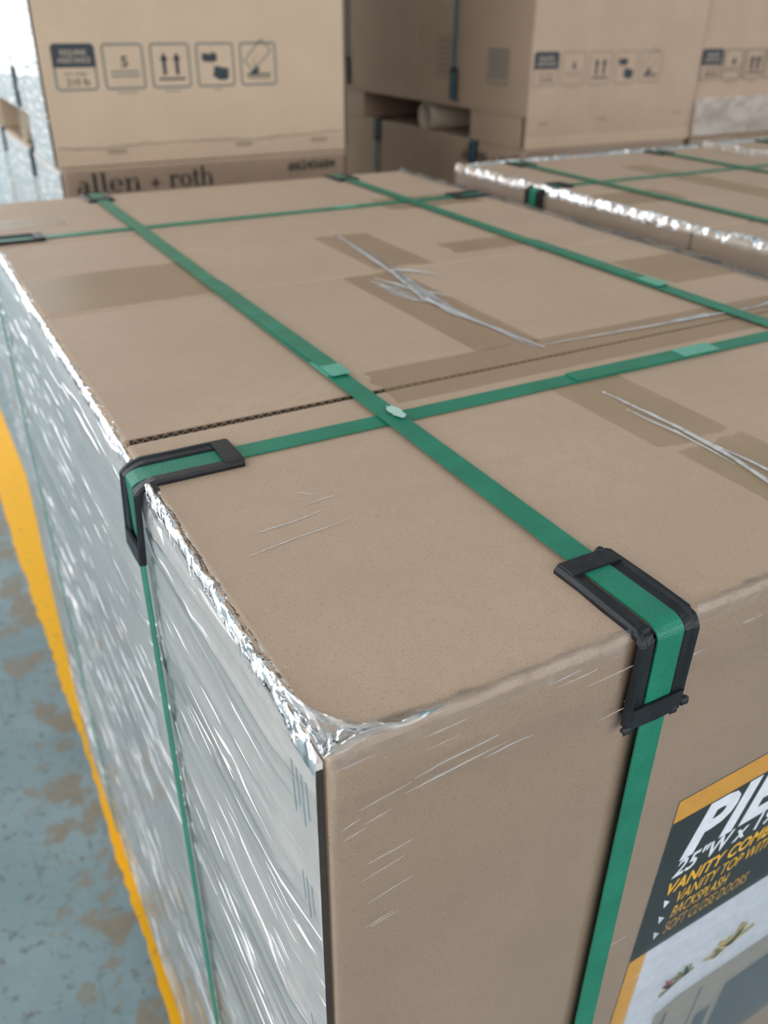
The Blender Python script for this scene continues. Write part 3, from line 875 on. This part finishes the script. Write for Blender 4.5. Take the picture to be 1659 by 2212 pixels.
pB = belt_path(0, Y1, 0, BZ, NS + .0034, n0=NS + .012, n1=NS + .012)
sB = strap_thing('green strap running lengthwise on the nearest load, beside the gap to the next load', 'y', 1.768, pB)
sB.part('overlap', top_ribbon('y', 1.772, 1.27, 1.95, NS + .0075, z1=NS + .0064), 'strap_green', label='doubled strap end')
sB.part('weld', top_ribbon('y', 1.772, 1.262, 1.36, NS + .0110, thick=.0012), 'strap_weld', label='pale green weld patch')
p1 = belt_path(0, X1, 0, BZ, NS - .002, n0=.027, n1=.021)
s1 = strap_thing('green strap crossing the labelled carton just in front of its dark seam', 'x', .795, p1)
s1.part('overlap', top_ribbon('x', .795, 1.02, 1.475, NS + .0020), 'strap_green', label='doubled strap end')
s1.part('weld', top_ribbon('x', .795, 1.36, 1.482, NS + .0052, thick=.0012), 'strap_weld', label='pale green weld patch')
p2 = belt_path(0, X1, 0, BZ, NS - .002, n0=.027, n1=.021)
s2 = strap_thing('green strap crossing the far end of the nearest load', 'x', 2.855, p2)
s2.part('weld', top_ribbon('x', 2.855, 1.40, 1.50, NS + .0020, thick=.0014), 'strap_weld', label='pale green weld patch')
# --- strap guards of the near load
protector('torn black plastic strap guard on the front edge above the label', G_GUARD, 'y', .531, 0, -1, 0, .010, rough=True, seed=4)
protector('black strap guard on the front edge farther from the corner, beyond the label', G_GUARD, 'y', 1.768, 0, -1, 0, .010, seed=5)
protector('black strap guard on the film-wrapped edge near the dark carton seam', G_GUARD, 'x', .795, 0, -1, 0, .022, seed=6, lean=.05, L1=.17)
protector('black strap guard at the far end of the film-wrapped edge', G_GUARD, 'x', 2.855, 0, -1, 0, .022, seed=7)
protector('black strap guard at the back edge below the serif brand lettering', G_GUARD, 'y', .531, Y1, 1, 0, .010, seed=8)
protector('black strap guard at the back edge below the printed item number', G_GUARD, 'y', 1.768, Y1, 1, 0, .010, seed=9)
protector('black strap guard on the nearest load where its far cross strap meets the gap', G_GUARD, 'x', 2.855, X1, 1, 0, .016, seed=10)
protector('black strap guard on the nearest load at the gap end of its front cross strap', G_GUARD, 'x', .795, X1, 1, 0, .016, seed=12)

# ================================================================== the neighbouring loads in the same row
def row_load(x0, x1, y0, y1, zt, tag, sx, sy, seed, guards):
    zb = BZ
    ys = y0 + 1.855
    a, ab, af = carton('kraft carton at the front of ' + tag, G_CART, x0, x1, y0, ys - .004, zt, zb)
    b, bb, bf = carton('kraft carton at the back of ' + tag, G_CART, x0, x1, ys + .004, y1, zt, zb)
    xc = (x0 + x1) / 2
    for th, ya, yb in ((a, y0 + .3, ys - .02), (b, ys + .02, y1 - .4)):
        tape_strip(th, xc - .1, xc + .1, ya, yb, 'tape_clear', z=zt + .0012, seed=seed)
    tape_strip(a, x0 + .1, x1 - .1, y0 + .84, y0 + 1.03, 'tape_clear', z=zt + .0012, seed=seed + 1, axis='x')
    tape_strip(b, x0 + .1, x0 + .5, y0 + 2.35, y0 + 2.6, 'tape_clear', z=zt + .0012, seed=seed + 2, axis='x')
    pallet('cardboard pallet under ' + tag, G_PAL, x0, x1, y0, y1, FLOOR)
    fl = Thing('stretch_film', 'clear stretch film wound around ' + tag, 'stretch film', (x0, y0, FLOOR), G_FILM)
    fl.part('side_sheet', film_sheet((x0, y0, ZB), (0, 1, 0), (0, 0, 1), y1 - y0, zt - ZB - .006, 120, 260, (-1, 0, 0), lambda A, B: wrinkle(A, B, seed, .024, .02, strap_at=[q - y0 for q in sy]), True), 'film_gap', smooth=True)
    fl.part('front_sheet', film_sheet((x0, y0, ZB), (1, 0, 0), (0, 0, 1), x1 - x0, zt - ZB - .006, 60, 140, (0, -1, 0), lambda A, B: wrinkle(A, B, seed + 9, .012)), 'film_front', smooth=True)
    fl.part('side_sheet', film_sheet((x1, y0, ZB), (0, 1, 0), (0, 0, 1), y1 - y0, zt - ZB - .006, 60, 140, (1, 0, 0), lambda A, B: wrinkle(A, B, seed + 19, .02)), 'film_side', smooth=True)
    fl.part('edge_fold', crumple_strip((x0, y0, zt), (x0, y1, zt), (1, 0, 0), (0, 0, 1), .070, 420, 9, seed + 3, .020), 'film_edge', smooth=True)
    fl.part('edge_fold', crumple_strip((x0, y1, zt), (x1, y1, zt), (0, -1, 0), (0, 0, 1), .06, 200, 7, seed + 4, .014), 'film_edge', smooth=True)
    for k, x in enumerate(sx):
        pth = belt_path(y0, y1, zt, BZ, NS + .0034, n0=.016, n1=.016)
        strap_thing(f'green strap running lengthwise over {tag}, ' + ('on its film-edged side' if k == 0 else 'on its far side'), 'y', x, pth)
    for k, y in enumerate(sy):
        pth = belt_path(x0, x1, zt, BZ, NS - .002, n0=.03, n1=.021)
        strap_thing(f'green strap crossing {tag}, ' + ('at its front end' if k == 0 else 'at its back end'), 'x', y, pth)
    for lbl, al, c, e, sg, on_ in guards:
        protector(lbl, G_GUARD, al, c, e, sg, zt, on_, seed=seed + 5)
T2 = 'the load across the gap'
row_load(2.51, 4.36, 0, 3.60, 0, T2, (2.88, 3.935), (.80, 2.86), 200, [
    ('black strap guard with bright green strap on the crinkled white film edge', 'x', 2.86, 2.51, -1, .026),
    ('black strap guard at the back corner of the load across the gap', 'y', 2.88, 3.60, 1, .012),
    ('black strap guard midway on the back edge of the load across the gap', 'y', 3.935, 3.60, 1, .012)])
T3 = 'the last load of the row'
row_load(4.48, 6.60, 0, 3.66, 0, T3, (5.0, 6.1), (.80, 2.86), 300, [
    ('black strap guard on the back edge of the last load in the row', 'y', 5.0, 3.66, 1, .012)])

# ================================================================== the stacked loads behind
YB = 5.75
def stack_load(x0, x1, y0, y1, zb, zt, tag, mat, seed, upper, side='film_side', front_film=True):
    h = .30
    c1_front = y0
    ysp = y0 + 1.855
    # front carton hangs down over the pallet's edge at the front
    a, ab, af = carton('kraft carton on the camera side of ' + tag, G_CART, x0, x1, y0 + .02, ysp - .004, zt, zb + h, mat)
    b, bb, bf = carton('kraft carton on the rear side of ' + tag, G_CART, x0, x1, ysp + .004, y1, zt, zb + h, mat)
    a.part('front_panel', bbox_bevel(x0, x1, y0, y0 + .019, zb + .11, zt, .006, lambda m_, d_: abs(d_.z) > 1e-6, 2), mat)
    sk = a.part('bottom_skirt', bbox_bevel(x0, x1, y0 - .002, y0 + .018, zb + .006, zb + .1099, .005, lambda m_, d_: True, 2), 'kraft_pink')
    pal = pallet('cardboard pallet under ' + tag, G_PAL, x0, x1, y0 + .02, y1, zb, h, mat)
    fl = Thing('stretch_film', 'clear stretch film wound around ' + tag, 'stretch film', (x0, y0, zb), G_FILM)
    H = zt - (zb + h) - .02
    o0, o1 = y0 + .75, y0 + 2.62
    sy = (y0 + 1.14, y0 + 2.68) if False else (y0 + 1.13, y0 + 2.66)
    # side sheets above the fork opening, and the two ends that reach down over the blocks
    for sx_, nrm, fl_ in ((x0, (-1, 0, 0), True), (x1, (1, 0, 0), False)):
        if sx_ == x0 and side is None: continue
        fl.part('side_sheet', film_sheet((sx_, y0, zb + h - .02), (0, 1, 0), (0, 0, 1), y1 - y0, H, 110, 180, nrm,
                lambda A, B: .0125 + wrinkle(A, B, seed, .012, .02, strap_at=[q - y0 for q in sy]), fl_), side if sx_ == x0 else 'film_clear_side', smooth=True)
        for ya, yb in ((y0, o0), (o1, y1)):
            fl.part('skirt_sheet', film_sheet((sx_, ya, zb + .01), (0, 1, 0), (0, 0, 1), yb - ya, h - .031, 26, 14, nrm,
                    lambda A, B: .0125 + wrinkle(A, B, seed + 2, .012), fl_), side if sx_ == x0 else 'film_clear_side', smooth=True)
    if front_film:
        fl.part('front_sheet', film_sheet((x0, y0, zb + .01), (1, 0, 0), (0, 0, 1), x1 - x0, zt - zb - .02, 70, 150, (0, -1, 0),
                lambda A, B: .004 + wrinkle(A, B, seed + 5, .010)), 'film_front', smooth=True)
    return a, ab, b, pal, fl, sy
def side_straps(x0, x1, zb, zt, sy, tag, mat, seed, group_s, low_guard):
    for k, y in enumerate(sy):
        where = 'nearer the camera' if k == 0 else 'farther back'
        pth = belt_path(x0, x1, zt, zb, .004, n0=.030, n1=.030)
        strap_thing(f'green strap with painted sky tint around {tag}, {where}', 'x', y, pth, group_s, mat)
        for sx_, sg, sd in ((x0, -1, 'bright side' if x0 < 2 else 'aisle side'), (x1, 1, 'aisle side' if x0 < 2 else 'far side')):
            if low_guard:   # guards sit on the bottom edge of the load: upside-down Ls
                flip_guard(f'dark strap guard under {tag}, {sd}, {where}', sx_, sg, y, zb, seed)
            else:
                protector(f'guard on {tag}, {sd}, {where}', G_GUARD, 'x', y, sx_, sg, zt, .020, L2=.19, seed=seed)
def flip_guard(label, edge, sg, y, z, seed):
    t = protector(label, G_GUARD, 'x', y, edge, sg, 0.0, .020, L1=.12, L2=.26, seed=seed)
    # turn the guard over so that its short leg goes under the load
    for c in t.o.children:
        for v in c.data.vertices: v.co.z = -v.co.z
        c.data.flip_normals()
    t.o.location = P(edge, y, z)

LX0, LX1 = .74, 2.885
TL_, TU_ = 'the lower brand-lettered load behind', 'the raised load above the brand lettering'
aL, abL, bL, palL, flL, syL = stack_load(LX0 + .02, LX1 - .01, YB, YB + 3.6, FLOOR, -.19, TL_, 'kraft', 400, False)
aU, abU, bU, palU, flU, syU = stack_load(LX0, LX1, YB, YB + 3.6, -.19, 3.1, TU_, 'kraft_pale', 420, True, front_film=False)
liner_board('white liner board on the lower brand-lettered load behind', LX0 + .02, YB + .03, YB + 3.55, FLOOR + .30, -.21)
liner_board('white liner board at the camera-side foot of the raised load behind', LX0, YB + .03, YB + .74, -.18, .11)
liner_board('white liner board on the raised load above the brand lettering', LX0, YB + .03, YB + 3.55, .115, 3.0)
side_straps(LX0 + .02, LX1 - .01, FLOOR, -.19, syL, TL_, 'strap_sky_tint', 430, G_STRAP, False)
side_straps(LX0, LX1, .10, 3.1, syU, TU_, 'strap_sky_tint', 440, G_STRAP, True)
front = lambda yb: Face2D(lambda a, b, off: (a, yb - off, b))
pictograms(aU, front(YB), .812, .278, .274, .3155, number='5')
for word, xa, xb in (('allen', .835, 1.285), ('+', 1.335, 1.425), ('roth', 1.480, 1.815)):
    aL.part('lettering', front(YB - .012).lay(serif_line(word, xa, xb, -.358, .084)), 'print_black', label='dark serif brand lettering')
aL.part('lettering', front(YB - .012).lay(text_at('#6245684', 2.40, 2.79, -.305, .062, .012)), 'print_black', label='dark item number')
for x in (1.08, 2.0, 2.6):      # hand-hole slots and staples near the foot of the raised carton
    aU.part('staple_mark', front(YB - .002).lay([rect2(x, x + .13, -.115, -.085)]), 'print_faint', label='faint stamped mark')
# wavy brown tide mark along the foot of the raised carton
def tide(x0, x1, z, y, seed, t=.012):
    n = 160; xs = np.linspace(x0, x1, n); off = (vn(xs * 4, .5, seed) - .5) * .03 + (vn(xs * 17, .5, seed + 1) - .5) * .016
    th_ = t * (.25 + 1.1 * vn(xs * 9, .5, seed + 2))
    pol = []
    for i in range(n - 1):
        pol.append([(xs[i], z + off[i]), (xs[i + 1], z + off[i + 1]), (xs[i + 1], z + off[i + 1] + th_[i + 1]), (xs[i], z + off[i] + th_[i])])
    return front(y).lay(pol)
aU.part('tide_mark', tide(LX0 + .02, LX1 - .02, -.066, YB - .003, 5), 'print_faint', label='wavy brown water stain')

RX0, RX1 = 4.62, 6.56
TRL, TRU = 'the lower load past the dark aisle', 'the raised load past the dark aisle'
aRL, _, bRL, _, _, syRL = stack_load(RX0 + .015, RX1 - .02, YB + .02, YB + 4.2, FLOOR, -.30, TRL, 'kraft', 500, False, None)
aRU, abRU, bRU, palRU, flRU, syRU = stack_load(RX0, RX1, YB, YB + 4.2, -.30, 3.0, TRU, 'kraft', 520, True, None, front_film=False)
side_straps(RX0 + .015, RX1 - .02, FLOOR, -.30, (6.52, 8.43), TRL, 'strap_sky_tint', 530, G_STRAP, False)
side_straps(RX0, RX1, .02, 3.0, (6.88, 9.12), TRU, 'strap_sky_tint', 540, G_STRAP, True)
pictograms(aRU, front(YB), 4.645, .20, .262, .294, number='6', strength='print_faint')
sideR = Face2D(lambda a, b, off: (RX0 - off - .001, a, b))
m1 = aRU.part('print_block', sideR.lay(rframe(6.06, 6.38, .19, .47, .02, .015) + [rect2(6.09 + i * .045, 6.09 + i * .045 + .028, .23, .45) for i in range(6)]), 'print_grey', label='grey printed mark')
m2 = aRU.part('print_block', sideR.lay(rframe(6.95, 7.22, .20, .55, .01, .012) + [rect2(6.98, 7.18, .24 + i * .05, .265 + i * .05) for i in range(6)]), 'print_faint', label='faint printed block')
for x in (4.75, 5.4, 6.3):
    aRU.part('staple_mark', front(YB).lay([rect2(x, x + .11, -.10 + (x - 4.75) * .02, -.075 + (x - 4.75) * .02)]), 'print_faint', label='faint stamped mark')
sideRL = Face2D(lambda a, b, off: (RX0 + .015 - off - .03, a, b))
for word, xa, xb in (('allen', 6.0, 6.43), ('+', 6.48, 6.57), ('roth', 6.62, 6.95)):
    aRL.part('lettering', sideRL.lay([[(12.7 - a, b) for a, b in pl][::-1] for pl in serif_line(word, xa, xb, -.47, .085)]), 'print_black', label='dark serif brand lettering')

QX0, QX1 = 6.60, 8.60
TQL, TQU = 'the lower load at the far right behind', 'the raised load at the far right behind'
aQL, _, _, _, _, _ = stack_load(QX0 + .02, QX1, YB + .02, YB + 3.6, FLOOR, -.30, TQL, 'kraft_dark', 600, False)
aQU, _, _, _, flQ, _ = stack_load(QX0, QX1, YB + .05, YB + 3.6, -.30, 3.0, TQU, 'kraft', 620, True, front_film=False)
pictograms(aQU, front(YB + .035), 6.62, .20, .262, .294, number='6', strength='print_faint')
flQ.part('loose_sheet', film_sheet((QX0 - .04, YB + .01, -.27), (1, 0, 0), (0, 0, 1), 2.0, .33, 120, 50, (0, -1, 0), lambda A, B: .01 + .045 * vn(A * 4, B * 7, 9) + .02 * vn(A * 14, B * 18, 10)), 'film_web', smooth=True)
